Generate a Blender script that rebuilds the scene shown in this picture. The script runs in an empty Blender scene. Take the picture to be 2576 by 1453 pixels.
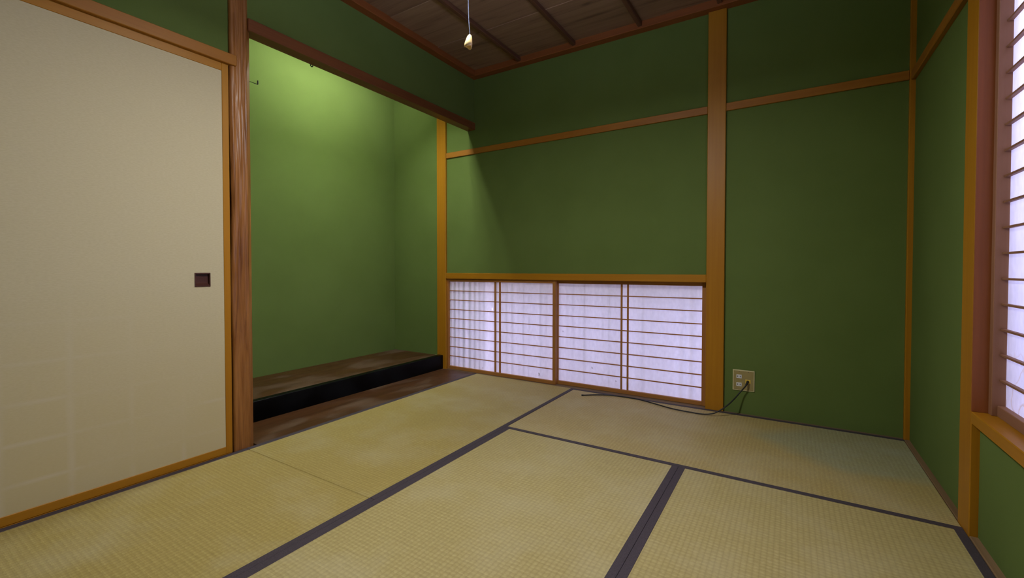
import bpy, bmesh, math, random
from mathutils import Vector, Matrix, noise

# ------------------------------------------------------------------ camera, world, exposure
scn = bpy.context.scene
COL = scn.collection
cam_d = bpy.data.cameras.new('camera')
cam = bpy.data.objects.new('camera', cam_d)
COL.objects.link(cam)
cam.location = (2.2056, -2.9970, 0.8636)
cam.rotation_euler = (math.pi / 2 - 0.01959, 0.0, 0.56826)
cam_d.sensor_width = 36.0
cam_d.lens = 1128.63 / 2576 * 36.0
cam_d.shift_x = (1288 - 1267.18) / 2576
cam_d.shift_y = (698.72 - 726.5) / 2576
cam_d.clip_start = 0.02
scn.camera = cam

world = bpy.data.worlds.new('overcast_sky')
scn.world = world
world.use_nodes = True
bg = world.node_tree.nodes['Background']
bg.inputs[0].default_value = (0.570, 0.565, 1.0, 1)
bg.inputs[1].default_value = 8.8

PENDANT_DOWN = 376.0
PENDANT_SIDE = 66.0
ALCOVE_TUBE = 178.0

scn.view_settings.view_transform = 'Standard'
scn.view_settings.look = 'None'
scn.view_settings.gamma = 1.0
scn.view_settings.use_curve_mapping = False
scn.view_settings.exposure = 0.0


# ------------------------------------------------------------------ material helpers
def new_mat(name):
    m = bpy.data.materials.new(name)
    m.use_nodes = True
    nt = m.node_tree
    return m, nt, nt.nodes['Principled BSDF']


def N(nt, kind, **kw):
    n = nt.nodes.new(kind)
    for k, v in kw.items():
        setattr(n, k, v)
    return n


def setin(n, **kw):
    for k, v in kw.items():
        n.inputs[k.replace('_', ' ')].default_value = v


def ramp(nt, fac, stops):
    r = N(nt, 'ShaderNodeValToRGB')
    el = r.color_ramp.elements
    while len(el) < len(stops):
        el.new(0.5)
    for e, (p, c) in zip(el, stops):
        e.position = p
        e.color = (c[0], c[1], c[2], 1)
    nt.links.new(fac, r.inputs[0])
    return r


def math_n(nt, op, a, b=None):
    n = N(nt, 'ShaderNodeMath', operation=op)
    for i, v in enumerate((a, b)):
        if v is None:
            continue
        if isinstance(v, (int, float)):
            n.inputs[i].default_value = v
        else:
            nt.links.new(v, n.inputs[i])
    return n.outputs[0]


def mixc(nt, fac, a, b, blend='MIX'):
    n = N(nt, 'ShaderNodeMix', data_type='RGBA', blend_type=blend)
    for i, v in ((0, fac), (6, a), (7, b)):
        if isinstance(v, (int, float)):
            n.inputs[i].default_value = v
        elif isinstance(v, tuple):
            n.inputs[i].default_value = (v[0], v[1], v[2], 1)
        else:
            nt.links.new(v, n.inputs[i])
    return n.outputs[2]


def coords(nt, scale=(1, 1, 1), rnd=0.0):
    tc = N(nt, 'ShaderNodeTexCoord')
    mp = N(nt, 'ShaderNodeMapping')
    mp.inputs['Scale'].default_value = scale
    nt.links.new(tc.outputs['Object'], mp.inputs['Vector'])
    if rnd:
        oi = N(nt, 'ShaderNodeObjectInfo')
        k = math_n(nt, 'MULTIPLY', oi.outputs['Random'], rnd)
        cx = N(nt, 'ShaderNodeCombineXYZ')
        for i in range(3):
            nt.links.new(k, cx.inputs[i])
        nt.links.new(cx.outputs[0], mp.inputs['Location'])
    return mp.outputs[0]


def bump(nt, bsdf, h, strength, dist):
    b = N(nt, 'ShaderNodeBump')
    b.inputs['Strength'].default_value = strength
    b.inputs['Distance'].default_value = dist
    nt.links.new(h, b.inputs['Height'])
    nt.links.new(b.outputs[0], bsdf.inputs['Normal'])


def wood(name, light, dark, axis='Z', rough=0.45, contrast=1.0, fine=60, coat=0.0):
    """straight-grained timber, grain along the given axis of the object"""
    m, nt, b = new_mat(name)
    s = [fine, fine, fine]
    s['XYZ'.index(axis)] = 1.6
    v = coords(nt, tuple(s), rnd=7.0)
    n1 = N(nt, 'ShaderNodeTexNoise')
    setin(n1, Scale=1.0, Detail=4.0, Roughness=0.6)
    nt.links.new(v, n1.inputs['Vector'])
    s2 = [4.5, 4.5, 4.5]
    s2['XYZ'.index(axis)] = 0.8
    v2 = coords(nt, tuple(s2), rnd=3.0)
    n2 = N(nt, 'ShaderNodeTexNoise')
    setin(n2, Scale=1.0, Detail=3.0, Roughness=0.5, Distortion=0.6)
    nt.links.new(v2, n2.inputs['Vector'])
    f = math_n(nt, 'ADD', math_n(nt, 'MULTIPLY', n1.outputs[0], 0.55),
               math_n(nt, 'MULTIPLY', n2.outputs[0], 0.45))
    w = 0.16 / contrast
    r = ramp(nt, f, [(0.5 - w, dark), (0.5 + w, light)])
    nt.links.new(r.outputs[0], b.inputs['Base Color'])
    b.inputs['Roughness'].default_value = rough
    b.inputs['Specular IOR Level'].default_value = 0.28
    b.inputs['Coat Weight'].default_value = coat
    bump(nt, b, n1.outputs[0], 0.15, 0.001)
    return m


def plain(name, col, rough=0.5, metal=0.0, var=0.08, scale=30.0):
    m, nt, b = new_mat(name)
    n = N(nt, 'ShaderNodeTexNoise')
    setin(n, Scale=scale, Detail=3.0)
    nt.links.new(coords(nt), n.inputs['Vector'])
    lo = tuple(c * (1 - var) for c in col)
    hi = tuple(min(1, c * (1 + var)) for c in col)
    r = ramp(nt, n.outputs[0], [(0.3, lo), (0.7, hi)])
    nt.links.new(r.outputs[0], b.inputs['Base Color'])
    b.inputs['Roughness'].default_value = rough
    b.inputs['Metallic'].default_value = metal
    return m


def lamp_mat(name, col, strength):
    m, nt, b = new_mat(name)
    n = N(nt, 'ShaderNodeTexNoise')
    setin(n, Scale=3.0)
    b.inputs['Base Color'].default_value = (0.8, 0.8, 0.8, 1)
    b.inputs['Emission Color'].default_value = (*col, 1)
    b.inputs['Emission Strength'].default_value = strength
    return m


# ------------------------------------------------------------------ materials
def wall_mat():
    m, nt, b = new_mat('green_sand_plaster')
    v = coords(nt)
    n = N(nt, 'ShaderNodeTexNoise')
    setin(n, Scale=420.0, Detail=3.0, Roughness=0.7)
    nt.links.new(v, n.inputs['Vector'])
    n2 = N(nt, 'ShaderNodeTexNoise')
    setin(n2, Scale=2.3, Detail=4.0)
    nt.links.new(v, n2.inputs['Vector'])
    f = math_n(nt, 'ADD', math_n(nt, 'MULTIPLY', n.outputs[0], 0.35), math_n(nt, 'MULTIPLY', n2.outputs[0], 0.65))
    r = ramp(nt, f, [(0.35, (0.103, 0.150, 0.036)), (0.65, (0.119, 0.172, 0.044))])
    nt.links.new(r.outputs[0], b.inputs['Base Color'])
    b.inputs['Roughness'].default_value = 0.95
    b.inputs['Specular IOR Level'].default_value = 0.15
    bump(nt, b, n.outputs[0], 0.25, 0.0012)
    return m


def tatami_mat_material(name, light, dark, axis, patch=None):
    """woven rush: warp ridges 16 mm apart along the long axis, fine rushes across"""
    m, nt, b = new_mat(name)
    tc = N(nt, 'ShaderNodeTexCoord')
    sep = N(nt, 'ShaderNodeSeparateXYZ')
    nt.links.new(tc.outputs['Object'], sep.inputs[0])
    u = sep.outputs[0] if axis == 'Y' else sep.outputs[1]     # across the mat
    w = sep.outputs[1] if axis == 'Y' else sep.outputs[0]     # along the mat
    ridge = math_n(nt, 'ABSOLUTE', math_n(nt, 'SINE', math_n(nt, 'MULTIPLY', u, math.pi / 0.016)))
    col_id = math_n(nt, 'FLOOR', math_n(nt, 'DIVIDE', u, 0.016))
    off = math_n(nt, 'MULTIPLY', col_id, 0.0031)
    # dash shaped tufts along each ridge
    cx = N(nt, 'ShaderNodeCombineXYZ')
    nt.links.new(math_n(nt, 'MULTIPLY', u, 62.0), cx.inputs[0])
    nt.links.new(math_n(nt, 'MULTIPLY', math_n(nt, 'ADD', w, off), 130.0), cx.inputs[1])
    n1 = N(nt, 'ShaderNodeTexNoise')
    setin(n1, Scale=1.0, Detail=2.0, Roughness=0.55)
    nt.links.new(cx.outputs[0], n1.inputs['Vector'])
    # single rushes running across
    cx2 = N(nt, 'ShaderNodeCombineXYZ')
    nt.links.new(math_n(nt, 'MULTIPLY', u, 9.0), cx2.inputs[0])
    nt.links.new(math_n(nt, 'MULTIPLY', w, 420.0), cx2.inputs[1])
    n2 = N(nt, 'ShaderNodeTexNoise')
    setin(n2, Scale=1.0, Detail=1.0)
    nt.links.new(cx2.outputs[0], n2.inputs['Vector'])
    n3 = N(nt, 'ShaderNodeTexNoise')
    setin(n3, Scale=3.2, Detail=5.0, Roughness=0.6)
    nt.links.new(coords(nt, (1, 1, 1), rnd=9.0), n3.inputs['Vector'])
    ph = math_n(nt, 'DIVIDE', w, 0.0165)
    ph = math_n(nt, 'ADD', ph, math_n(nt, 'MULTIPLY', n1.outputs[0], 0.7))
    cell = math_n(nt, 'ADD', math_n(nt, 'MULTIPLY', math_n(nt, 'SINE', math_n(nt, 'MULTIPLY', ph, 2 * math.pi)), 0.5), 0.5)
    f = math_n(nt, 'ADD', math_n(nt, 'MULTIPLY', math_n(nt, 'POWER', ridge, 0.5), 0.17),
               math_n(nt, 'ADD', math_n(nt, 'MULTIPLY', cell, 0.10),
                      math_n(nt, 'ADD', math_n(nt, 'MULTIPLY', n1.outputs[0], 0.32), math_n(nt, 'MULTIPLY', n2.outputs[0], 0.28))))
    c0 = ramp(nt, f, [(0.30, tuple(c * 0.80 for c in dark)), (0.48, dark), (0.72, light)]).outputs[0]
    # faded and yellowed patches
    k = ramp(nt, n3.outputs[0], [(0.45, (0, 0, 0)), (0.72, (1, 1, 1))]).outputs[0]
    c1 = mixc(nt, math_n(nt, 'MULTIPLY', k, 0.30), c0, (0.50, 0.46, 0.30))
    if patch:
        # soft straight-edged area tinted greener than the rest
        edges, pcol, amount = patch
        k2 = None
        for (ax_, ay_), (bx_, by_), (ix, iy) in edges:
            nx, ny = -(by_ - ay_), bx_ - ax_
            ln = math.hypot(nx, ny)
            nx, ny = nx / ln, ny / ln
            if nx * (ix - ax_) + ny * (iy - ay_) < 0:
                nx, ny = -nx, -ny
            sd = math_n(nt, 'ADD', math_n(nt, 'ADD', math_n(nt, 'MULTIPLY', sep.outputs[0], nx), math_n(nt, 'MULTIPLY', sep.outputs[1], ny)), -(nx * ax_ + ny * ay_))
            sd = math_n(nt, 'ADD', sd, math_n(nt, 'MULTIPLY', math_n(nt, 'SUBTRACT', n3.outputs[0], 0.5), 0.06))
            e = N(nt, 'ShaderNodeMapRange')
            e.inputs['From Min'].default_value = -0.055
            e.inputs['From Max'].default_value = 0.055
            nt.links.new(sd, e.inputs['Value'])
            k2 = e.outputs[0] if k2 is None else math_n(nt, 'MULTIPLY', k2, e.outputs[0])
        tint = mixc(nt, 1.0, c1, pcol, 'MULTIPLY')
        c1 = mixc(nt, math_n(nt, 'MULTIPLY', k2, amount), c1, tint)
    nt.links.new(c1, b.inputs['Base Color'])
    b.inputs['Roughness'].default_value = 0.62
    b.inputs['Specular IOR Level'].default_value = 0.35
    h = math_n(nt, 'ADD', math_n(nt, 'MULTIPLY', ridge, 0.8), math_n(nt, 'ADD', math_n(nt, 'MULTIPLY', n1.outputs[0], 0.8), math_n(nt, 'MULTIPLY', cell, 0.4)))
    bump(nt, b, h, 0.35, 0.0015)
    return m


def fusuma_mat():
    m, nt, b = new_mat('cream_fusuma_paper')
    tc = N(nt, 'ShaderNodeTexCoord')
    sep = N(nt, 'ShaderNodeSeparateXYZ')
    nt.links.new(tc.outputs['Object'], sep.inputs[0])
    y, z = sep.outputs[1], sep.outputs[2]
    n = N(nt, 'ShaderNodeTexNoise')
    setin(n, Scale=260.0, Detail=2.0)
    nt.links.new(coords(nt, (1, 0.35, 1)), n.inputs['Vector'])
    n2 = N(nt, 'ShaderNodeTexNoise')
    setin(n2, Scale=2.6, Detail=4.0)
    nt.links.new(coords(nt), n2.inputs['Vector'])

    def lines(c, pitch, shift, width):
        t = math_n(nt, 'PINGPONG', math_n(nt, 'ADD', c, shift), pitch / 2)
        return ramp(nt, math_n(nt, 'DIVIDE', t, width), [(0.0, (1, 1, 1)), (1.0, (0, 0, 0))]).outputs[0]
    # water marks along the battens of the hidden frame (strongest low down)
    hz = lines(z, 0.1375, 0.004 + 4 * 0.1375 - 0.13, 0.011)
    vy = lines(y, 0.1800, 2.293 + 0.18, 0.016)
    low = ramp(nt, z, [(0.05, (1, 1, 1)), (0.80, (0.06, 0.06, 0.06))]).outputs[0]
    grid = math_n(nt, 'MAXIMUM', hz, vy)
    blot = ramp(nt, n2.outputs[0], [(0.46, (0, 0, 0)), (0.66, (1, 1, 1))]).outputs[0]
    k = math_n(nt, 'MULTIPLY', math_n(nt, 'MULTIPLY', grid, low), math_n(nt, 'ADD', math_n(nt, 'MULTIPLY', blot, 0.50), 0.05))
    base = ramp(nt, n.outputs[0], [(0.3, (0.51, 0.450, 0.285)), (0.7, (0.55, 0.49, 0.320))]).outputs[0]
    old = mixc(nt, math_n(nt, 'MULTIPLY', low, math_n(nt, 'ADD', math_n(nt, 'MULTIPLY', n2.outputs[0], 0.9), 0.25)), base, (0.51, 0.425, 0.215))
    c = mixc(nt, k, old, (0.62, 0.57, 0.45))
    nt.links.new(c, b.inputs['Base Color'])
    b.inputs['Roughness'].default_value = 0.85
    b.inputs['Specular IOR Level'].default_value = 0.2
    bump(nt, b, n.outputs[0], 0.1, 0.0006)
    return m


def paper_mat(name='shoji_paper', stain=False):
    m, nt, b = new_mat(name)
    out = nt.nodes['Material Output']
    v = coords(nt, (1, 1, 0.5))
    n = N(nt, 'ShaderNodeTexNoise')
    setin(n, Scale=55.0, Detail=4.0)
    nt.links.new(v, n.inputs['Vector'])
    col = ramp(nt, n.outputs[0], [(0.3, (0.78, 0.77, 0.80)), (0.7, (0.86, 0.85, 0.88))]).outputs[0]
    if stain:
        tc = N(nt, 'ShaderNodeTexCoord')
        sep = N(nt, 'ShaderNodeSeparateXYZ')
        nt.links.new(tc.outputs['Object'], sep.inputs[0])
        n3 = N(nt, 'ShaderNodeTexNoise')
        setin(n3, Scale=9.0, Detail=3.0)
        nt.links.new(coords(nt), n3.inputs['Vector'])
        band = ramp(nt, n3.outputs[0], [(0.46, (0, 0, 0)), (0.50, (1, 1, 1)), (0.515, (0, 0, 0))]).outputs[0]
        low = ramp(nt, sep.outputs[2], [(0.55, (1, 1, 1)), (0.66, (0, 0, 0))]).outputs[0]
        col = mixc(nt, math_n(nt, 'MULTIPLY', math_n(nt, 'MULTIPLY', band, low), 0.55), col, (0.62, 0.47, 0.30))
    d = N(nt, 'ShaderNodeBsdfDiffuse')
    t = N(nt, 'ShaderNodeBsdfTranslucent')
    nt.links.new(col, d.inputs[0])
    nt.links.new(col, t.inputs[0])
    mx = N(nt, 'ShaderNodeMixShader')
    mx.inputs[0].default_value = 0.55
    nt.links.new(d.outputs[0], mx.inputs[1])
    nt.links.new(t.outputs[0], mx.inputs[2])
    nt.links.new(mx.outputs[0], out.inputs[0])
    return m


def ceiling_mat():
    m, nt, b = new_mat('dark_cedar_ceiling_board')
    v = coords(nt, (0.9, 9.0, 3.0), rnd=11.0)
    n = N(nt, 'ShaderNodeTexNoise')
    setin(n, Scale=1.0, Detail=4.0, Roughness=0.55, Distortion=1.8)
    nt.links.new(v, n.inputs['Vector'])
    n2 = N(nt, 'ShaderNodeTexNoise')
    setin(n2, Scale=1.0, Detail=2.0)
    nt.links.new(coords(nt, (3.0, 75.0, 3.0), rnd=5.0), n2.inputs['Vector'])
    kn = N(nt, 'ShaderNodeTexVoronoi')
    setin(kn, Scale=1.0, Randomness=1.0)
    nt.links.new(coords(nt, (3.2, 8.0, 0.0), rnd=13.0), kn.inputs['Vector'])
    knot = ramp(nt, kn.outputs['Distance'], [(0.04, (1, 1, 1)), (0.16, (0, 0, 0))]).outputs[0]
    f = math_n(nt, 'ADD', math_n(nt, 'MULTIPLY', n.outputs[0], 0.8), math_n(nt, 'MULTIPLY', n2.outputs[0], 0.2))
    oi = N(nt, 'ShaderNodeObjectInfo')
    f = math_n(nt, 'ADD', f, math_n(nt, 'MULTIPLY', math_n(nt, 'SUBTRACT', oi.outputs['Random'], 0.5), 0.16))
    r = ramp(nt, f, [(0.30, (0.13, 0.066, 0.038)), (0.45, (0.235, 0.135, 0.080)), (0.72, (0.315, 0.195, 0.115))])
    c = mixc(nt, math_n(nt, 'MULTIPLY', knot, 0.6), r.outputs[0], (0.07, 0.035, 0.02))
    nt.links.new(c, b.inputs['Base Color'])
    b.inputs['Roughness'].default_value = 0.6
    return m


def post_mat():
    m, nt, b = new_mat('polished_cedar_log')
    v = coords(nt, (46, 46, 2.4))
    n = N(nt, 'ShaderNodeTexNoise')
    setin(n, Scale=1.0, Detail=4.0, Roughness=0.55, Distortion=1.6)
    nt.links.new(v, n.inputs['Vector'])
    v2 = coords(nt, (12, 12, 1.3))
    n2 = N(nt, 'ShaderNodeTexNoise')
    setin(n2, Scale=1.0, Detail=3.0, Distortion=1.0)
    nt.links.new(v2, n2.inputs['Vector'])
    f = math_n(nt, 'ADD', math_n(nt, 'MULTIPLY', n.outputs[0], 0.6), math_n(nt, 'MULTIPLY', n2.outputs[0], 0.4))
    r = ramp(nt, f, [(0.36, (0.11, 0.034, 0.006)), (0.47, (0.23, 0.088, 0.020)), (0.62, (0.33, 0.140, 0.038))])
    nt.links.new(r.outputs[0], b.inputs['Base Color'])
    b.inputs['Roughness'].default_value = 0.36
    b.inputs['Specular IOR Level'].default_value = 0.35
    bump(nt, b, f, 0.35, 0.003)
    return m


def floorboard_mat():
    m, nt, b = new_mat('dusty_dark_floorboard')
    v = coords(nt, (40, 1.5, 10))
    n = N(nt, 'ShaderNodeTexNoise')
    setin(n, Scale=1.0, Detail=3.0)
    nt.links.new(v, n.inputs['Vector'])
    n2 = N(nt, 'ShaderNodeTexNoise')
    setin(n2, Scale=5.0, Detail=5.0, Roughness=0.6)
    nt.links.new(coords(nt, (1, 0.6, 1)), n2.inputs['Vector'])
    c = ramp(nt, n.outputs[0], [(0.35, (0.055, 0.022, 0.006)), (0.7, (0.090, 0.036, 0.011))]).outputs[0]
    dust = ramp(nt, n2.outputs[0], [(0.50, (0, 0, 0)), (0.64, (1, 1, 1))]).outputs[0]
    c2 = mixc(nt, math_n(nt, 'MULTIPLY', dust, 0.65), c, (0.14, 0.090, 0.058))
    nt.links.new(c2, b.inputs['Base Color'])
    rr = ramp(nt, n2.outputs[0], [(0.4, (0.40, 0.40, 0.40)), (0.7, (0.65, 0.65, 0.65))]).outputs[0]
    nt.links.new(rr, b.inputs['Roughness'])
    b.inputs['Specular IOR Level'].default_value = 0.3
    return m


def lacquer_mat():
    m, nt, b = new_mat('black_lacquer')
    n2 = N(nt, 'ShaderNodeTexNoise')
    setin(n2, Scale=4.0, Detail=4.0)
    nt.links.new(coords(nt), n2.inputs['Vector'])
    c = ramp(nt, n2.outputs[0], [(0.45, (0.0006, 0.0006, 0.0008)), (0.8, (0.006, 0.007, 0.008))]).outputs[0]
    nt.links.new(c, b.inputs['Base Color'])
    rr = ramp(nt, n2.outputs[0], [(0.35, (0.30, 0.30, 0.30)), (0.7, (0.5, 0.5, 0.5))]).outputs[0]
    nt.links.new(rr, b.inputs['Roughness'])
    b.inputs['Specular IOR Level'].default_value = 0.10
    return m


M = {}
M['wall'] = wall_mat()
L_, D_ = (0.42, 0.190, 0.010), (0.33, 0.132, 0.006)
for ax in 'XYZ':
    M['wood' + ax] = wood('orange_hinoki_' + ax, L_, D_, ax, rough=0.42, contrast=0.8)
    M['rail' + ax] = wood('brown_trim_' + ax, (0.37, 0.155, 0.018), (0.27, 0.100, 0.010), ax, rough=0.45, contrast=0.8)
    M['sash' + ax] = wood('shoji_sash_cedar_' + ax, (0.40, 0.180, 0.045), (0.30, 0.120, 0.028), ax, rough=0.5, contrast=0.8)
    M['tsash' + ax] = wood('greyed_sash_cedar_' + ax, (0.30, 0.150, 0.085), (0.23, 0.105, 0.055), ax, rough=0.55, contrast=0.8)
    M['red' + ax] = wood('reddish_cedar_' + ax, (0.27, 0.086, 0.024), (0.19, 0.055, 0.014), ax, rough=0.5, contrast=0.8)
    M['beam' + ax] = wood('dark_red_beam_' + ax, (0.22, 0.080, 0.030), (0.15, 0.050, 0.018), ax, rough=0.4)
M['tatA'] = tatami_mat_material('tatami_rush_golden', (0.475, 0.388, 0.138), (0.36, 0.279, 0.084), 'Y')
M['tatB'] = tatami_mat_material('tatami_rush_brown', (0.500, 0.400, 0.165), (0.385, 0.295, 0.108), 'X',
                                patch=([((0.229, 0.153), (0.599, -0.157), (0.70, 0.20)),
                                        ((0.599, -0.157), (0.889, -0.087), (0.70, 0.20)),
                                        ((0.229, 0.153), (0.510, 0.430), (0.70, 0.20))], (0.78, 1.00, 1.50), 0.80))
M['tatE'] = tatami_mat_material('tatami_rush_entrance', (0.500, 0.400, 0.165), (0.385, 0.295, 0.108), 'X')
M['tatC'] = tatami_mat_material('tatami_rush_pale', (0.52, 0.440, 0.195), (0.39, 0.317, 0.123), 'Y')
M['heri'] = plain('purple_black_border_cloth', (0.048, 0.036, 0.044), rough=0.8, var=0.25, scale=300)
M['straw'] = plain('rush_core', (0.25, 0.2, 0.1), rough=0.9)
M['fusuma'] = fusuma_mat()
M['paper'] = paper_mat()
M['paper_t'] = paper_mat('stained_shoji_paper', True)
M['ceil'] = ceiling_mat()
M['batten'] = wood('dark_ceiling_batten', (0.16, 0.07, 0.04), (0.09, 0.038, 0.02), 'Y')
M['post'] = post_mat()
M['fboard'] = floorboard_mat()
M['lacquer'] = lacquer_mat()
M['pull'] = wood('dark_pull_wood', (0.085, 0.033, 0.024), (0.05, 0.018, 0.013), 'Y', rough=0.3)
M['yoseY'] = wood('worn_floor_strip', (0.24, 0.15, 0.075), (0.15, 0.085, 0.038), 'Y', rough=0.7)
M['yoseX'] = wood('worn_floor_strip_x', (0.22, 0.15, 0.09), (0.15, 0.095, 0.055), 'X', rough=0.7)
M['plate_rim'] = plain('pale_plate_rim', (0.56, 0.50, 0.27), 0.5)
M['plate'] = plain('tan_plate', (0.31, 0.245, 0.088), 0.6)
M['white'] = plain('white_plastic', (0.66, 0.66, 0.68), 0.4, var=0.03)
M['yellow'] = plain('yellow_plastic', (0.72, 0.50, 0.06), 0.4)
M['black'] = plain('black_rubber', (0.004, 0.004, 0.005), 0.55)
M['dark'] = plain('dark_slot', (0.01, 0.01, 0.012), 0.8)
M['iron'] = plain('dark_iron', (0.004, 0.004, 0.004), 0.7)
M['steel'] = plain('dull_screw', (0.25, 0.22, 0.15), 0.45, metal=0.7)
M['cord'] = plain('pale_cord', (0.16, 0.20, 0.33), 0.7)
M['knob'] = plain('cream_knob', (0.85, 0.62, 0.26), 0.4, var=0.12, scale=60)
M['diff_b'] = lamp_mat('lit_diffuser_below', (1.0, 0.985, 0.97), PENDANT_DOWN)
M['diff_s'] = lamp_mat('lit_diffuser_side', (1.0, 0.985, 0.97), PENDANT_SIDE)
M['ceil_fill'] = lamp_mat('blue_ceiling_fill', (0.60, 0.71, 1.0), 150.0)  # bluish glow added to brighten the ceiling
M['tube'] = lamp_mat('lit_tube', (0.93, 0.97, 0.88), ALCOVE_TUBE)
M['soil'] = plain('gravel_yard', (0.30, 0.29, 0.27), 0.95, var=0.3, scale=60)
M['outwall'] = plain('beige_tint_wall', (0.72, 0.60, 0.50), 0.9)  # warm tone of the wall added outside the low windows
M['screen_board'] = plain('daylight_screen_board', (0.23, 0.20, 0.22), 0.9, var=0.2, scale=8)  # for the screen added to cut sky light on the tall window
M['daylight_blocker'] = wood('daylight_blocker_wood', (0.55, 0.52, 0.52), (0.45, 0.42, 0.42), 'Z', rough=0.8)  # for the slats and boards added to shade the paper windows


# ------------------------------------------------------------------ object helpers
def link(o, parent=None):
    COL.objects.link(o)
    if parent:
        o.parent = parent
        o.matrix_parent_inverse = PINV[parent.name]
    return o


PINV = {}


def reg(o):
    """remember the inverse of an object's rest transform, for children given in world space"""
    m = Matrix.Translation(o.location) @ o.rotation_euler.to_matrix().to_4x4()
    if o.parent:
        pass
    PINV[o.name] = m.inverted()
    return o


def tag(o, label=None, cat=None, group=None, kind=None):
    if label:
        o['label'] = label
    if cat:
        o['category'] = cat
    if group:
        o['group'] = group
    if kind:
        o['kind'] = kind
    return o


def thing(name, loc, label, cat, group=None, kind=None):
    o = bpy.data.objects.new(name, None)
    o.empty_display_size = 0.05
    o.location = loc
    COL.objects.link(o)
    reg(o)
    return tag(o, label, cat, group, kind)


CACHE = {}


def box_mesh(d, mat, bev):
    key = (round(d[0], 5), round(d[1], 5), round(d[2], 5), mat, bev)
    if key in CACHE:
        return CACHE[key]
    bm = bmesh.new()
    bmesh.ops.create_cube(bm, size=1.0)
    bmesh.ops.scale(bm, vec=d, verts=bm.verts)
    if bev:
        bmesh.ops.bevel(bm, geom=list(bm.edges), offset=min(bev, min(d) * 0.3), segments=1, affect='EDGES', profile=0.5)
    me = bpy.data.meshes.new('block')
    bm.to_mesh(me)
    bm.free()
    me.materials.append(M[mat])
    CACHE[key] = me
    return me


def box(name, lo, hi, mat, parent=None, bev=0.0015):
    lo, hi = Vector(lo), Vector(hi)
    me = box_mesh(tuple(hi - lo), mat, bev)
    o = bpy.data.objects.new(name, me)
    o.location = (lo + hi) / 2
    link(o, parent)
    if not parent or parent.parent is None:
        reg(o)
        if parent:
            PINV[o.name] = Matrix.Translation(o.location).inverted()
    return o


def mesh_obj(name, bm, mats, parent=None, smooth=False):
    """mesh given in world coordinates"""
    me = bpy.data.meshes.new(name)
    bmesh.ops.recalc_face_normals(bm, faces=bm.faces)
    bm.to_mesh(me)
    bm.free()
    for k in (mats if isinstance(mats, (list, tuple)) else [mats]):
        me.materials.append(M[k])
    if smooth:
        for p in me.polygons:
            p.use_smooth = True
    o = bpy.data.objects.new(name, me)
    link(o, parent)
    PINV[o.name] = Matrix.Identity(4)
    return o


def add_box(bm, lo, hi):
    r = bmesh.ops.create_cube(bm, size=1.0)
    lo, hi = Vector(lo), Vector(hi)
    bmesh.ops.scale(bm, vec=hi - lo, verts=r['verts'])
    bmesh.ops.translate(bm, vec=(lo + hi) / 2, verts=r['verts'])
    return r['verts']


def multi(name, boxes, mat, parent=None):
    bm = bmesh.new()
    for lo, hi in boxes:
        add_box(bm, lo, hi)
    return mesh_obj(name, bm, mat, parent)


def tube(name, pts, rad, mat, parent=None, seg=10, smooth_pts=6):
    """swept round section along a Catmull-Rom path; rad number or list"""
    P = [Vector(p) for p in pts]
    R = rad if isinstance(rad, (list, tuple)) else [rad] * len(P)
    path, rr = [], []
    for i in range(len(P) - 1):
        p0, p1, p2, p3 = P[max(i - 1, 0)], P[i], P[i + 1], P[min(i + 2, len(P) - 1)]
        for k in range(smooth_pts):
            t = k / smooth_pts
            path.append(0.5 * ((2 * p1) + (p2 - p0) * t + (2 * p0 - 5 * p1 + 4 * p2 - p3) * t * t + (3 * p1 - p0 - 3 * p2 + p3) * t ** 3))
            rr.append(R[i] * (1 - t) + R[i + 1] * t)
    path.append(P[-1])
    rr.append(R[-1])
    bm = bmesh.new()
    rings = []
    ref = Vector((0.31, 0.2, 0.93)).normalized()
    for i, p in enumerate(path):
        d = (path[min(i + 1, len(path) - 1)] - path[max(i - 1, 0)]).normalized()
        a = d.cross(ref)
        if a.length < 1e-3:
            a = d.cross(Vector((1, 0, 0)))
        a.normalize()
        b = d.cross(a)
        rings.append([bm.verts.new(p + (a * math.cos(2 * math.pi * j / seg) + b * math.sin(2 * math.pi * j / seg)) * rr[i]) for j in range(seg)])
    for i in range(len(rings) - 1):
        for j in range(seg):
            bm.faces.new((rings[i][j], rings[i][(j + 1) % seg], rings[i + 1][(j + 1) % seg], rings[i + 1][j]))
    bm.faces.new(rings[0])
    bm.faces.new(rings[-1])
    return mesh_obj(name, bm, mat, parent, smooth=True)


# ------------------------------------------------------------------ the setting
W, DEP, ZC = 2.70, 3.60, 2.465
WY, WX, LX = 0.020, 2.722, -0.020      # plaster faces set back from the posts
ALC_X, ALC_Y = -0.94, -1.83            # alcove back and near side
T = 0.12

fl = box('floor', (-1.1, -3.75, -0.16), (2.9, 0.25, -0.055), 'straw', None, 0)
tag(fl, 'plain timber subfloor under the tatami mats', 'floor', kind='structure')
# strip of matting by the room entrance, part of the floor
box('entrance_matting', (0.9015, -DEP, -0.055), (W, -2.751, 0.0), 'tatE', fl, 0.002)

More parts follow.
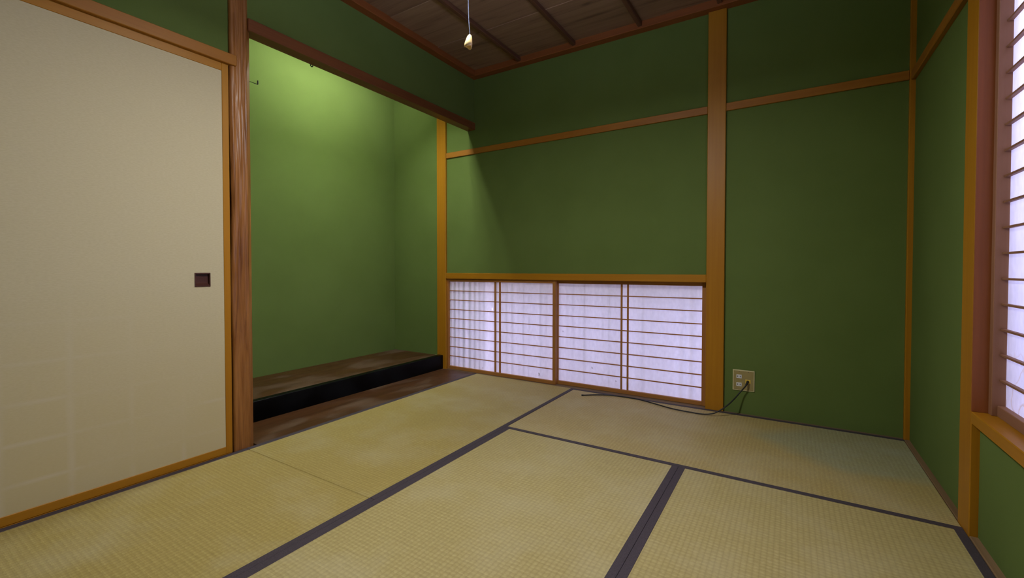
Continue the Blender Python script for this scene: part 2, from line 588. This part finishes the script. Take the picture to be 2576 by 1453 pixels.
wb = multi('wall_back', [
    ((-0.303, WY, 0.805), (1.80, WY + T, 2.60)),
    ((1.80, WY, -0.06), (2.85, WY + T, 2.60)),
    ((ALC_X - T, WY, -0.06), (-0.303 - 0.05, WY + T, 2.60))], 'wall')
tag(wb, 'green sand plaster wall above and beside the low paper windows', 'wall', kind='structure')
wr = multi('wall_right', [
    ((WX, -0.90, -0.06), (WX + T, 0.10, 2.60)),
    ((WX, -2.80, -0.06), (WX + T, -0.90, 0.375)),
    ((WX, -2.80, 1.845), (WX + T, -0.90, 2.60)),
    ((WX, -3.75, -0.06), (WX + T, -2.80, 2.60))], 'wall')
tag(wr, 'green plaster wall around the tall paper window', 'wall', kind='structure')
wl = multi('wall_left', [
    ((LX - 0.10, -3.75, 1.83), (LX, -1.86, 2.60)),
    ((-0.16, -3.75, -0.06), (-0.10, -1.86, 1.90))], 'wall')
tag(wl, 'green plaster band above the cream sliding door', 'wall', kind='structure')
wa = multi('wall_alcove', [
    ((ALC_X - T, ALC_Y - T, -0.06), (ALC_X, WY + T, 2.60)),
    ((ALC_X - T, ALC_Y - T, -0.06), (-0.10, ALC_Y, 2.60))], 'wall')
tag(wa, 'brightly lit green plaster back of the alcove', 'wall', kind='structure')
wk = multi('wall_over_alcove', [((-0.068, ALC_Y, 2.05), (-0.012, WY, 2.60))], 'wall')
tag(wk, 'short green plaster wall hanging above the alcove beam', 'wall', kind='structure')
wf = multi('wall_front', [((-0.2, -DEP - 0.15, -0.06), (2.9, -DEP, 2.60))], 'wall')
tag(wf, 'green plaster wall on the near side of the room', 'wall', kind='structure')

# ceiling: boards laid across, battens running away from the back wall
ce = box('ceiling', (-1.1, -3.75, 2.50), (2.9, 0.25, 2.58), 'straw', None, 0)
tag(ce, 'dark cedar board ceiling with slim battens', 'ceiling', kind='structure')
bw = 0.455
for i in range(8):
    y1 = -0.03 - i * bw
    o = box('ceiling_board', (-0.03, y1 - bw - 0.012, ZC), (W + 0.03, y1, ZC + 0.007), 'ceil', ce, 0)
    o.rotation_euler.x = 0.010
for x in (0.459, 0.905, 1.367, 1.838, 2.30):
    box('ceiling_batten', (x - 0.0135, -DEP, 2.435), (x + 0.0135, -0.03, 2.464), 'batten', ce, 0.003)
multi('alcove_ceiling_board', [((ALC_X - 0.05, ALC_Y - 0.05, 2.47), (-0.05, WY + 0.05, 2.49))], 'ceil', ce)

# crown moulding on each side
for n, lo, hi, ax in (('trim_1', (-0.02, -0.045, 2.423), (W + 0.03, WY + 0.01, 2.475), 'X'),
                      ('trim_2', (-0.02, -DEP, 2.423), (0.045, -0.046, 2.475), 'Y'),
                      ('trim_3', (W - 0.045, -DEP, 2.423), (W + 0.03, -0.046, 2.475), 'Y')):
    o = box(n, lo, hi, 'red' + ax, None, 0.003)
    tag(o, {'trim_1': 'red-brown ceiling moulding along the back wall above the green plaster',
            'trim_2': 'red-brown ceiling moulding above the alcove side wall',
            'trim_3': 'red-brown ceiling moulding above the tall window wall'}[n], 'moulding', kind='structure')

# posts and rails
def beam(name, lo, hi, mat, label, cat):
    o = box(name, lo, hi, mat, None, 0.0025)
    return tag(o, label, cat, kind='structure')


beam('trim_4', (1.770, 0.0, -0.05), (1.871, 0.10, 2.424), 'woodZ', 'wide orange wooden post between the low windows and the wall outlet', 'post')
beam('trim_5', (-0.402, 0.0, -0.05), (-0.303, 0.10, 2.47), 'woodZ', 'yellow-lit slim wooden post at the alcove edge left of the low windows', 'post')
beam('trim_6', (W, -0.0, -0.05), (W + 0.08, 0.09, 2.424), 'woodZ', 'narrow wooden post in the far right corner', 'post')
beam('trim_7', (W, -0.980, -0.05), (W + 0.10, -0.868, 2.424), 'woodZ', 'wooden window post on the right wall', 'post')
beam('trim_8', (-0.303, 0.006, 1.8137), (1.770, 0.05, 1.860), 'railX', 'horizontal wooden rail on the back wall left of the wide post', 'rail')
beam('trim_9', (1.871, 0.006, 1.8137), (W, 0.05, 1.860), 'railX', 'horizontal wooden rail on the back wall right of the wide post', 'rail')
beam('trim_10', (W + 0.004, -0.868, 1.807), (W + 0.05, 0.0, 1.853), 'railY', 'short horizontal wooden rail on the right wall beside the window post', 'rail')
beam('trim_11', (-0.303, 0.0, 0.7815), (1.770, 0.112, 0.830), 'woodX', 'wooden lintel over the low paper windows', 'lintel')
beam('trim_12', (-0.078, -1.822, 2.0114), (0.0, WY, 2.0703), 'beamY', 'dark red-brown beam across the top of the alcove', 'beam')
beam('trim_13', (-0.115, -DEP, 1.8134), (0.010, -1.8815, 1.8625), 'railY', 'long wooden lintel above the cream sliding door', 'lintel')
# tall window surround
beam('trim_14', (W, -2.80, 0.368), (W + 0.15, -0.980, 0.407), 'woodY', 'wooden sill under the tall paper window on the right wall', 'sill')
beam('trim_15', (W, -2.80, 1.807), (W + 0.15, -0.980, 1.855), 'woodY', 'wooden head rail over the tall paper window', 'lintel')
beam('trim_16', (W, -2.88, -0.05), (W + 0.10, -2.775, 2.424), 'woodZ', 'near window post on the right wall', 'post')
beam('trim_17', (W, -0.983, 0.407), (W + 0.15, -0.9795, 1.807), 'redZ', 'reddish inner jamb of the tall paper window', 'jamb')
# floor level strips
beam('trim_18', (W + 0.001, -0.868, -0.05), (WX + 0.02, 0.0, 0.001), 'yoseY', 'worn brown floor strip between the matting and right wall, beyond the window post', 'floor strip')
beam('trim_19', (W + 0.001, -2.775, -0.05), (WX + 0.02, -0.980, 0.004), 'yoseY', 'worn brown floor strip below the tall window', 'floor strip')
beam('trim_20', (-0.303, 0.001, -0.05), (1.770, 0.13, -0.001), 'yoseX', 'worn wooden sill track under the low paper windows', 'sill')
beam('trim_21', (-0.10, -DEP, -0.05), (-0.001, -1.912, -0.001), 'woodY', 'wooden floor track under the cream sliding door', 'sill')
beam('trim_22', (1.871, 0.001, -0.05), (W, WY + 0.01, 0.0), 'yoseX', 'thin floor strip at the foot of the back wall by the outlet', 'floor strip')

# natural alcove post: rounded square with hewn, wavy faces
bm = bmesh.new()
outline = [(-0.109, -1.899), (-0.012, -1.906), (-0.004, -1.902), (0.0, -1.893), (0.0, -1.8325), (-0.0275, -1.8045), (-0.034, -1.8030), (-0.109, -1.8030)]
prof = []
for (x0_, y0_), (x1_, y1_) in zip(outline, outline[1:] + outline[:1]):
    ln = math.hypot(x1_ - x0_, y1_ - y0_)
    k = max(1, int(ln / 0.003))
    for i in range(k):
        t = i / k
        prof.append((x0_ + (x1_ - x0_) * t, y0_ + (y1_ - y0_) * t))
rings = 300
prev = None
for k in range(rings + 1):
    z = -0.05 + 2.52 * k / rings
    ring = []
    for x, y in prof:
        hewn = max(0.0, min(1.0, (-1.834 - y) / 0.012)) * max(0.0, min(1.0, (x + 0.05) / 0.03))     # only the face and the left corner are wavy
        u = y + 0.010 * noise.noise(Vector((y * 14, z * 1.8, 5.0)))
        d = 0.0030 * noise.noise(Vector((u * 95, z * 2.2, 0.0))) + 0.0022 * noise.noise(Vector((u * 40, z * 4.5, 9.0))) + 0.0014 * noise.noise(Vector((u * 190, z * 3.0, 3.0)))
        e = 0.0055 * noise.noise(Vector((2.0, z * 2.1, 1.0))) + 0.002 * noise.noise(Vector((4.0, z * 9.0, 1.0)))
        left = max(0.0, min(1.0, (-1.885 - y) / 0.015))
        ring.append(bm.verts.new((x - abs(d) * 1.6 * hewn, y - e * left * hewn, z)))
    if prev:
        for j in range(len(ring)):
            bm.faces.new((prev[j], prev[(j + 1) % len(ring)], ring[(j + 1) % len(ring)], ring[j]))
    else:
        bm.faces.new(ring)
    prev = ring
bm.faces.new(prev)
o = mesh_obj('trim_23', bm, 'post', None, smooth=True)
tag(o, 'rough-hewn glossy red-brown log post between sliding door and alcove', 'post', kind='structure')

# ------------------------------------------------------------------ alcove floor
tb = thing('alcove_floor', (-0.64, -0.90, 0.0), 'raised dark brown board floor of the alcove with black lacquered edge', 'alcove floor', kind='structure')
box('floor_board', (ALC_X, ALC_Y, -0.05), (-0.385, WY, 0.106), 'fboard', tb, 0.001)
box('front_sill', (-0.385, ALC_Y, -0.05), (-0.335, 0.0, 0.117), 'lacquer', tb, 0.003)
tf = box('step_board', (-0.335, -1.80, -0.05), (-0.001, 0.0, -0.0005), 'fboard', None, 0.001)
tag(tf, 'dark brown floorboard between the matting and the black alcove edge', 'floorboard', kind='structure')

# ------------------------------------------------------------------ tatami
def tatami(x0, x1, y0, y1, mat, axis, bw0, bw1, label):
    g = 0.0008
    x0, x1, y0, y1 = x0 + g, x1 - g, y0 + g, y1 - g
    t = thing('tatami_mat', ((x0 + x1) / 2, (y0 + y1) / 2, -0.055), label, 'tatami mat', 'tatami mats')
    box('rush_surface', (x0, y0, -0.055), (x1, y1, 0.0), mat, t, 0.002)
    if axis == 'Y':
        es = [((x0 - 0.0004, y0 - 0.0002, -0.05), (x0 + bw0, y1 + 0.0002, 0.0012)),
              ((x1 - bw1, y0 - 0.0002, -0.05), (x1 + 0.0004, y1 + 0.0002, 0.0012))]
    else:
        es = [((x0 - 0.0002, y0 - 0.0004, -0.05), (x1 + 0.0002, y0 + bw0, 0.0012)),
              ((x0 - 0.0002, y1 - bw1, -0.05), (x1 + 0.0002, y1 + 0.0004, 0.0012))]
    for lo, hi in es:
        box('border', lo, hi, 'heri', t, 0.001)


tatami(0.0, 0.9015, -1.855, 0.0, 'tatA', 'Y', 0.029, 0.0265, 'golden tatami mat lying along the alcove, its end under the left low window')
tatami(0.0, 0.9015, -DEP, -1.855, 'tatA', 'Y', 0.029, 0.0265, 'golden tatami mat lying along the cream sliding door')
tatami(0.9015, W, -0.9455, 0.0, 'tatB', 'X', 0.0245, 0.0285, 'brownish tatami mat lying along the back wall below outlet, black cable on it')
tatami(0.9015, 1.8027, -2.750, -0.9455, 'tatC', 'Y', 0.031, 0.0265, 'pale tatami mat in the middle of the floor')
tatami(1.8027, W, -2.750, -0.9455, 'tatC', 'Y', 0.0268, 0.0265, 'pale tatami mat lying along the right wall under the tall window')

# ------------------------------------------------------------------ cream sliding door
FX = -0.012
d1 = thing('door_1', (FX, -2.36, 0.0), 'cream paper sliding door with wooden frame and square dark pull', 'sliding door', kind='structure')
y0, y1 = -2.815, -1.911
# paper sheet with a square hole for the pull
py0, py1, pz0, pz1 = -2.062, -1.998, 0.785, 0.847
multi('paper_panel', [((FX - 0.006, y0 + 0.03, 0.033), (FX, py0, 1.777)),
                      ((FX - 0.006, py1, 0.033), (FX, y1 - 0.029, 1.777)),
                      ((FX - 0.006, py0, 0.033), (FX, py1, pz0)),
                      ((FX - 0.006, py0, pz1), (FX, py1, 1.777))], 'fusuma', d1)
box('stile', (FX - 0.022, y1 - 0.029, 0.0), (FX + 0.003, y1, 1.825), 'woodZ', d1)
box('stile', (FX - 0.022, y0, 0.0), (FX + 0.003, y0 + 0.03, 1.825), 'woodZ', d1)
box('rail', (FX - 0.022, y0 + 0.03, 1.777), (FX + 0.003, y1 - 0.029, 1.825), 'woodY', d1)
box('rail', (FX - 0.022, y0 + 0.03, 0.0), (FX + 0.003, y1 - 0.029, 0.033), 'woodY', d1)
box('backing', (FX - 0.020, y0 + 0.03, 0.033), (FX - 0.0125, y1 - 0.029, 1.777), 'straw', d1, 0)
# recessed square pull: rim and hollow with slanted sides
bm = bmesh.new()
r = 0.0045


def rect(yA, yB, zA, zB, x):
    return [bm.verts.new(p) for p in ((x, yA, zA), (x, yB, zA), (x, yB, zB), (x, yA, zB))]


q = [rect(py0, py1, pz0, pz1, FX + 0.0005), rect(py0, py1, pz0, pz1, FX + 0.0025),
     rect(py0 + r, py1 - r, pz0 + r, pz1 - r, FX + 0.0025),
     rect(py0 + r * 1.6, py1 - r * 1.3, pz0 + 0.016, pz1 - r * 1.3, FX - 0.0105)]
for a, b_ in zip(q, q[1:]):
    for i in range(4):
        bm.faces.new((a[i], a[(i + 1) % 4], b_[(i + 1) % 4], b_[i]))
bm.faces.new(q[-1])
tag(mesh_obj('door_pull', bm, 'pull', d1), 'square recessed dark wooden pull')
# the next sliding leaf on the rear track
d2 = thing('door_2', (-0.06, -3.2, 0.0), 'second cream sliding leaf on the rear track', 'sliding door', kind='structure')
box('paper_panel', (-0.052, -3.57, 0.033), (-0.046, -2.79, 1.777), 'fusuma', d2, 0)
box('stile', (-0.066, -2.79, 0.0), (-0.041, -2.76, 1.825), 'woodZ', d2)
box('stile', (-0.066, -3.60, 0.0), (-0.041, -3.57, 1.825), 'woodZ', d2)
box('rail', (-0.066, -3.57, 1.777), (-0.041, -2.79, 1.825), 'woodY', d2)
box('rail', (-0.066, -3.57, 0.0), (-0.041, -2.79, 0.033), 'woodY', d2)

# ------------------------------------------------------------------ shoji windows
KZ = [0.112, 0.193, 0.275, 0.356, 0.437, 0.516, 0.598, 0.677]


def sheet(name, x0, x1, z0, z1, y, parent, hole=None, axis='Y', mat='paper'):
    """thin paper sheet, optionally with a small torn hole given as outline points"""
    bm = bmesh.new()
    P = (lambda a, b_: (a, y, b_)) if axis == 'Y' else (lambda a, b_: (y, a, b_))
    if hole is None:
        bm.faces.new([bm.verts.new(P(a, b_)) for a, b_ in ((x0, z0), (x1, z0), (x1, z1), (x0, z1))])
    else:
        hx0, hx1 = min(h[0] for h in hole) - 0.01, max(h[0] for h in hole) + 0.01
        hz0, hz1 = min(h[1] for h in hole) - 0.01, max(h[1] for h in hole) + 0.01
        xs, zs_ = [x0, hx0, hx1, x1], [z0, hz0, hz1, z1]
        g = [[bm.verts.new(P(a, b_)) for b_ in zs_] for a in xs]
        for i in range(3):
            for j in range(3):
                if not (i == 1 and j == 1):
                    bm.faces.new((g[i][j], g[i + 1][j], g[i + 1][j + 1], g[i][j + 1]))
        outer = [g[1][1], g[2][1], g[2][2], g[1][2]]
        hv = [bm.verts.new(P(*h)) for h in hole]          # 4 points: bottom, right, top, left
        for i in range(4):
            bm.faces.new((outer[i], outer[(i + 1) % 4], hv[(i + 1) % 4], hv[i]))
    return mesh_obj(name, bm, mat, parent)


def low_shoji(n, x0, x1, yf, sl, sr, vert, label, hole=None):
    w = thing(n, ((x0 + x1) / 2, yf, 0.0), label, 'paper window', kind='structure')
    dp = 0.027
    box('stile', (x0, yf, 0.0), (x0 + sl, yf + dp, 0.79), 'sashZ', w)
    box('stile', (x1 - sr, yf, 0.0), (x1, yf + dp, 0.79), 'sashZ', w)
    box('rail', (x0 + sl, yf + 0.001, 0.0), (x1 - sr, yf + dp, 0.026), 'sashX', w)
    box('rail', (x0 + sl, yf + 0.001, 0.757), (x1 - sr, yf + dp, 0.79), 'sashX', w)
    for z in KZ:
        box('muntin', (x0 + sl, yf + 0.010, z - 0.0032), (x1 - sr, yf + 0.0195, z + 0.0032), 'sashX', w, 0.0006)
    for a, b_ in vert:
        box('upright_muntin', (a, yf + 0.009, 0.026), (b_, yf + 0.0195, 0.757), 'sashZ', w, 0.0008)
    sheet('paper', x0 + sl * 0.5, x1 - sr * 0.5, 0.013, 0.775, yf + 0.020, w, hole)
    return w


w1 = low_shoji('window_1', -0.303, 0.736, 0.020, 0.013, 0.0245,
               [(0.1822, 0.1960), (0.2275, 0.2410)],
               'left low sliding paper window with a tiny bright hole, next to the alcove post',
               hole=[(0.1560, 0.522), (0.1620, 0.534), (0.1545, 0.552), (0.1480, 0.538)])
w2 = low_shoji('window_2', 0.718, 1.772, 0.055, 0.020, 0.032,
               [(1.2145, 1.2260), (1.2590, 1.2700)],
               'right low sliding paper window touching the wide orange post')


# torn curls and patches of paper near the bottom of the low windows
def flap(parent, x, z, y, s, seed):
    rnd = random.Random(seed)
    bm = bmesh.new()
    k = 5
    rows = []
    for i in range(k):
        t = i / (k - 1)
        wd = s * (1 - t * 0.8)
        yy = y - 0.003 - 0.010 * t * t
        rows.append((bm.verts.new((x - wd * 0.5 + rnd.uniform(-1, 1) * s * 0.08, yy, z + s * 1.4 * t)),
                     bm.verts.new((x + wd * 0.5 + rnd.uniform(-1, 1) * s * 0.08 + t * s * 0.3, yy - 0.002, z + s * 1.2 * t))))
    for a, b_ in zip(rows, rows[1:]):
        bm.faces.new((a[0], a[1], b_[1], b_[0]))
    mesh_obj('torn_paper', bm, 'paper', parent)


flap(w1, 0.062, 0.036, 0.040, 0.014, 1)
flap(w1, 0.028, 0.040, 0.040, 0.010, 2)
flap(w1, 0.592, 0.046, 0.040, 0.020, 3)
flap(w2, 0.7745, 0.390, 0.075, 0.012, 4)
flap(w2, 1.005, 0.142, 0.075, 0.014, 5)
flap(w2, 1.182, 0.072, 0.075, 0.010, 6)


# tall shoji on the right wall: two leaves
def tall_shoji(n, y0, y1, xf, label):
    w = thing(n, (xf, (y0 + y1) / 2, 0.407), label, 'paper window', kind='structure')
    sw, dp = 0.025, 0.034
    box('stile', (xf, y1 - sw, 0.407), (xf + dp, y1, 1.812), 'tsashZ', w)
    box('stile', (xf, y0, 0.407), (xf + dp, y0 + sw, 1.812), 'tsashZ', w)
    box('rail', (xf + 0.013, y0 + sw, 0.407), (xf + dp, y1 - sw, 0.441), 'tsashY', w)
    box('rail', (xf + 0.013, y0 + sw, 1.785), (xf + dp, y1 - sw, 1.812), 'tsashY', w)
    for k in range(17):
        z = 0.4407 + 0.0786 * (k + 1)
        if z > 1.77:
            break
        box('muntin', (xf + 0.017, y0 + sw, z - 0.0032), (xf + 0.030, y1 - sw, z + 0.0032), 'tsashY', w, 0.0006)
    ym = (y0 + y1) / 2
    for a in (-0.02, 0.02):
        box('upright_muntin', (xf + 0.017, ym + a - 0.006, 0.441), (xf + 0.030, ym + a + 0.006, 1.785), 'tsashZ', w, 0.0008)
    sheet('paper', y0 + 0.012, y1 - 0.012, 0.42, 1.80, xf + 0.031, w, axis='X', mat='paper_t')
    return w


tall_shoji('window_3', -1.905, -0.983, 2.738, 'tall paper window with many thin horizontal bars on the right wall')
tall_shoji('window_4', -2.775, -1.870, 2.776, 'nearer leaf of the tall paper window on the right wall')

# outdoors: ground, plus unseen wall, slats and boards added to shade the windows
yd = box('yard_ground', (-4, 0.15, -0.50), (8, 9, -0.45), 'soil', None, 0)
tag(yd, 'gravel yard outside the paper windows', 'ground', kind='structure')
yd2 = box('side_yard_ground', (2.95, -8, -0.50), (9, 0.14, -0.45), 'soil', None, 0)
tag(yd2, 'gravel side yard outside the tall window', 'ground', kind='structure')
bwl = box('daylight_tint_wall', (-4, 1.25, -0.45), (2.6, 1.35, 1.25), 'outwall', None, 0.01)  # unseen wall added to dim and warm light on the low paper
tag(bwl, 'unseen beige wall added outside to dim and warm the low paper windows', 'added wall', kind='structure')
gr = thing('stripe_slats', (0.73, 0.095, 0.0), 'upright slats added outside to shade faint stripes into the low paper windows', 'daylight_blocker', kind='structure')  # slats added to throw faint stripes on the low paper
rnd = random.Random(4)
x = -0.285
while x < 1.73:
    left = x < 0.67
    wd = rnd.uniform(0.011, 0.022) if x < 0.20 else rnd.uniform(0.008, 0.015)
    ys_ = 0.0535 if left else 0.090
    if x + wd > 0.118 and x < 0.178:        # gap left so daylight shows through the torn hole
        x = 0.178
        continue
    if 0.66 < x + wd and x < 0.735:
        x = 0.74
        continue
    box('slat', (x, ys_, 0.0), (x + wd, ys_ + 0.010, 0.7805), 'daylight_blocker', gr, 0)
    x += wd + rnd.uniform(0.028, 0.046)
ev = box('shade_board', (-0.7, 0.142, 0.90), (2.3, 0.40, 0.93), 'daylight_blocker', None, 0.002)  # unseen board added to darken the top rows of the low paper
tag(ev, 'unseen board added outside to darken the top of the low paper windows', 'shade board', kind='structure')
sb = box('side_shade_box', (-0.75, 0.142, -0.3), (-0.33, 0.33, 0.89), 'daylight_blocker', None, 0.002)  # unseen block added to darken the left end of the low paper
tag(sb, 'unseen wooden block added outside to darken the left of the low paper windows', 'shade block', kind='structure')
sf = box('daylight_screen', (3.95, -7, -0.45), (4.0, 1.0, 1.35), 'screen_board', None, 0.01)  # unseen screen added to cut the sky light on the tall paper
tag(sf, 'unseen board screen added outside to dim the tall paper window', 'daylight screen', kind='structure')
e2 = box('tall_shade_board', (2.845, -3.9, 2.18), (3.45, 0.5, 2.24), 'daylight_blocker', None, 0.004)  # unseen overhang added to cut the sky light on the tall paper
tag(e2, 'unseen eave outside above the tall paper window', 'shade_board', kind='structure')
of = box('outer_shade_fin', (2.812, -1.006, 0.407), (2.850, -0.9835, 1.807), 'redZ', None, 0.002)  # unseen fin added to shade the tall paper beside its stile
tag(of, 'unseen outer stile added to shade the edge of the tall paper window', 'shade fin', kind='structure')

# ------------------------------------------------------------------ wall outlet and cable
YO = WY - 0.006
ol = thing('wall_outlet', (1.978, WY, 0.1383), 'beige square outlet plate with two white sockets and yellow aerial jack', 'outlet')
X0, X1, Z0, Z1 = 1.9200, 2.0358, 0.1383, 0.2622
box('plate_rim', (X0, YO, Z0), (X1, WY, Z1), 'plate_rim', ol, 0.003)
box('plate', (X0 + 0.0055, YO - 0.0012, Z0 + 0.0055), (X1 - 0.0055, YO + 0.002, Z1 - 0.0055), 'plate', ol, 0.001)
for zc in (0.2230, 0.1755):
    s = box('socket', (1.9400, YO - 0.0030, zc - 0.0110), (1.9685, YO, zc + 0.0110), 'white', ol, 0.001)
    for xs_ in (1.9475, 1.9605):
        box('slot', (xs_ - 0.0016, YO - 0.0034, zc - 0.0045), (xs_ + 0.0016, YO - 0.002, zc + 0.0045), 'dark', s, 0)
jk = box('aerial_jack', (1.9875, YO - 0.0035, 0.1857), (2.0150, YO, 0.2080), 'yellow', ol, 0.001)
tag(jk, 'yellow aerial jack')
for sx, sz in ((1.955, 0.2535), (2.003, 0.2535), (1.955, 0.1470), (2.003, 0.1470)):
    tube('screw', [(sx, YO + 0.001, sz), (sx, YO - 0.0022, sz)], 0.0026, 'steel', ol, 10, 1)

cb = thing('aerial_cable', (1.5, -0.1, 0.004), 'black aerial cable plugged into the outlet and curving over the tatami', 'cable')
cpts = [(2.002, -0.004, 0.197), (1.9925, -0.016, 0.1775), (1.9705, -0.020, 0.1462), (1.9544, -0.034, 0.1242), (1.9395, -0.051, 0.1050),
        (1.9156, -0.082, 0.0785), (1.8840, -0.108, 0.0500), (1.8560, -0.120, 0.0300), (1.8320, -0.128, 0.0165), (1.7950, -0.134, 0.0075), (1.7560, -0.138, 0.0056), (1.716, -0.137, 0.0056), (1.645, -0.132, 0.0056),
        (1.574, -0.115, 0.0056), (1.470, -0.072, 0.0056), (1.360, -0.037, 0.0056), (1.260, -0.032, 0.0056), (1.160, -0.052, 0.0056), (1.085, -0.094, 0.0056), (1.022, -0.145, 0.0056)]
tube('lead', cpts, 0.0036, 'black', cb, 10, 6)
tube('plug', [(2.001, YO - 0.0036, 0.1970), (1.999, YO - 0.014, 0.1930), (1.9935, -0.014, 0.1800)], [0.0075, 0.0065, 0.0045], 'black', cb, 12, 3)
tube('cut_end', [(1.027, -0.141, 0.0058), (1.0165, -0.1495, 0.0058)], 0.0050, 'black', cb, 10, 1)

# ------------------------------------------------------------------ iron hooks in the alcove
hk = tube('hanging_hook', [(-0.050, -1.812, 1.7885), (-0.050, -1.78, 1.7875), (-0.050, -1.7535, 1.7870), (-0.050, -1.7515, 1.792), (-0.050, -1.7515, 1.806)],
          [0.0013, 0.0013, 0.0020, 0.0034, 0.0034], 'iron', None, 8, 4)
tag(hk, 'small bent iron hook screwed into the log post inside the alcove', 'hook')
h2 = tube('ceiling_hook', [(-0.074, -1.44, 2.016), (-0.074, -1.44, 2.006), (-0.074, -1.434, 2.001), (-0.074, -1.427, 2.004), (-0.074, -1.426, 2.010)],
          0.0030, 'iron', None, 8, 4)
tag(h2, 'tiny iron hook under the alcove beam', 'hook')

# ------------------------------------------------------------------ lamps
LXp, LYp = 1.32, -1.86
pl = thing('pendant_lamp', (LXp, LYp, 2.47), 'white pendant room lamp with its pull cord and knob hanging into view', 'lamp')
def disc(name, prof, mat, parent, seg=40, smooth=True):
    """lathed part of the lamp: profile of (radius, z)"""
    bm = bmesh.new()
    prev = None
    for rr, zz in prof:
        ring = [bm.verts.new((LXp + rr * math.cos(2 * math.pi * j / seg), LYp + rr * math.sin(2 * math.pi * j / seg), zz)) for j in range(seg)]
        if prev:
            for j in range(seg):
                bm.faces.new((prev[j], prev[(j + 1) % seg], ring[(j + 1) % seg], ring[j]))
        else:
            bm.faces.new(ring)
        prev = ring
    bm.faces.new(prev)
    return mesh_obj(name, bm, mat, parent, smooth=False)


disc('diffuser', [(0.0855, 2.000), (0.0855, 2.003)], 'diff_b', pl)
disc('side_diffuser', [(0.0850, 2.0035), (0.0850, 2.034)], 'diff_s', pl)
disc('shade', [(0.130, 2.0345), (0.130, 2.040), (0.115, 2.046)], 'white', pl)
disc('ceiling_fill_disc', [(0.108, 2.0465), (0.106, 2.0490)], 'ceil_fill', pl)  # unseen glowing disc added above the shade to lift the ceiling
disc('cap', [(0.034, 2.0493), (0.034, 2.075), (0.012, 2.100)], 'white', pl)
tube('flex', [(LXp, LYp, 2.099), (LXp, LYp, 2.30), (LXp, LYp, 2.468)], 0.004, 'white', pl, 8, 2)
px, py = 1.3415, -1.85
tube('pull_cord', [(px, py, 2.000), (px - 0.001, py, 1.80), (px - 0.0008, py, 1.70), (px + 0.0012, py, 1.645), (px + 0.0040, py, 1.615), (px + 0.0052, py, 1.600)], 0.0011, 'cord', pl, 8, 6)
# knob: small bell, open below, hanging a little askew
bm = bmesh.new()
prof = [(0.0, 0.0030), (0.003, 0.0058), (0.008, 0.0078), (0.016, 0.0098), (0.026, 0.0118), (0.034, 0.0124), (0.041, 0.0118), (0.043, 0.0105), (0.038, 0.0085), (0.030, 0.0070)]
prev = None
seg = 20
tilt = Matrix.Rotation(-0.16, 4, Vector((math.sin(0.568), -math.cos(0.568), 0)))
base = Vector((px + 0.0052, py, 1.6015))
for zz, rr in prof:
    ring = []
    for j in range(seg):
        a = 2 * math.pi * j / seg
        dz = 0.006 * (0.5 + 0.5 * math.cos(2 * a + 0.6)) if 0.036 < zz else 0.0
        ring.append(bm.verts.new(base + tilt @ Vector((rr * math.cos(a), rr * math.sin(a), -zz + dz))))
    if prev:
        for j in range(seg):
            bm.faces.new((prev[j], prev[(j + 1) % seg], ring[(j + 1) % seg], ring[j]))
    else:
        bm.faces.new(ring)
    prev = ring
bm.faces.new(prev)
tag(mesh_obj('cord_knob', bm, 'knob', pl, smooth=True), 'cream bell-shaped knob')

al = thing('alcove_lamp', (-0.15, -0.85, 2.36), 'slim three-tube lamp lighting the alcove from behind the beam', 'lamp')
box('housing', (-0.200, -1.07, 2.335), (-0.069, -0.63, 2.36), 'white', al, 0.004)
for tx, tz in ((-0.106, 2.320), (-0.141, 2.300), (-0.176, 2.278)):
    tube('lit_tube', [(tx, -1.045, tz), (tx, -0.655, tz)], 0.0125, 'tube', al, 12, 1)
for yy in (-1.062, -0.652):
    multi('tube_holder', [((-0.192, yy, 2.262), (-0.094, yy + 0.014, 2.336))], 'white', al)
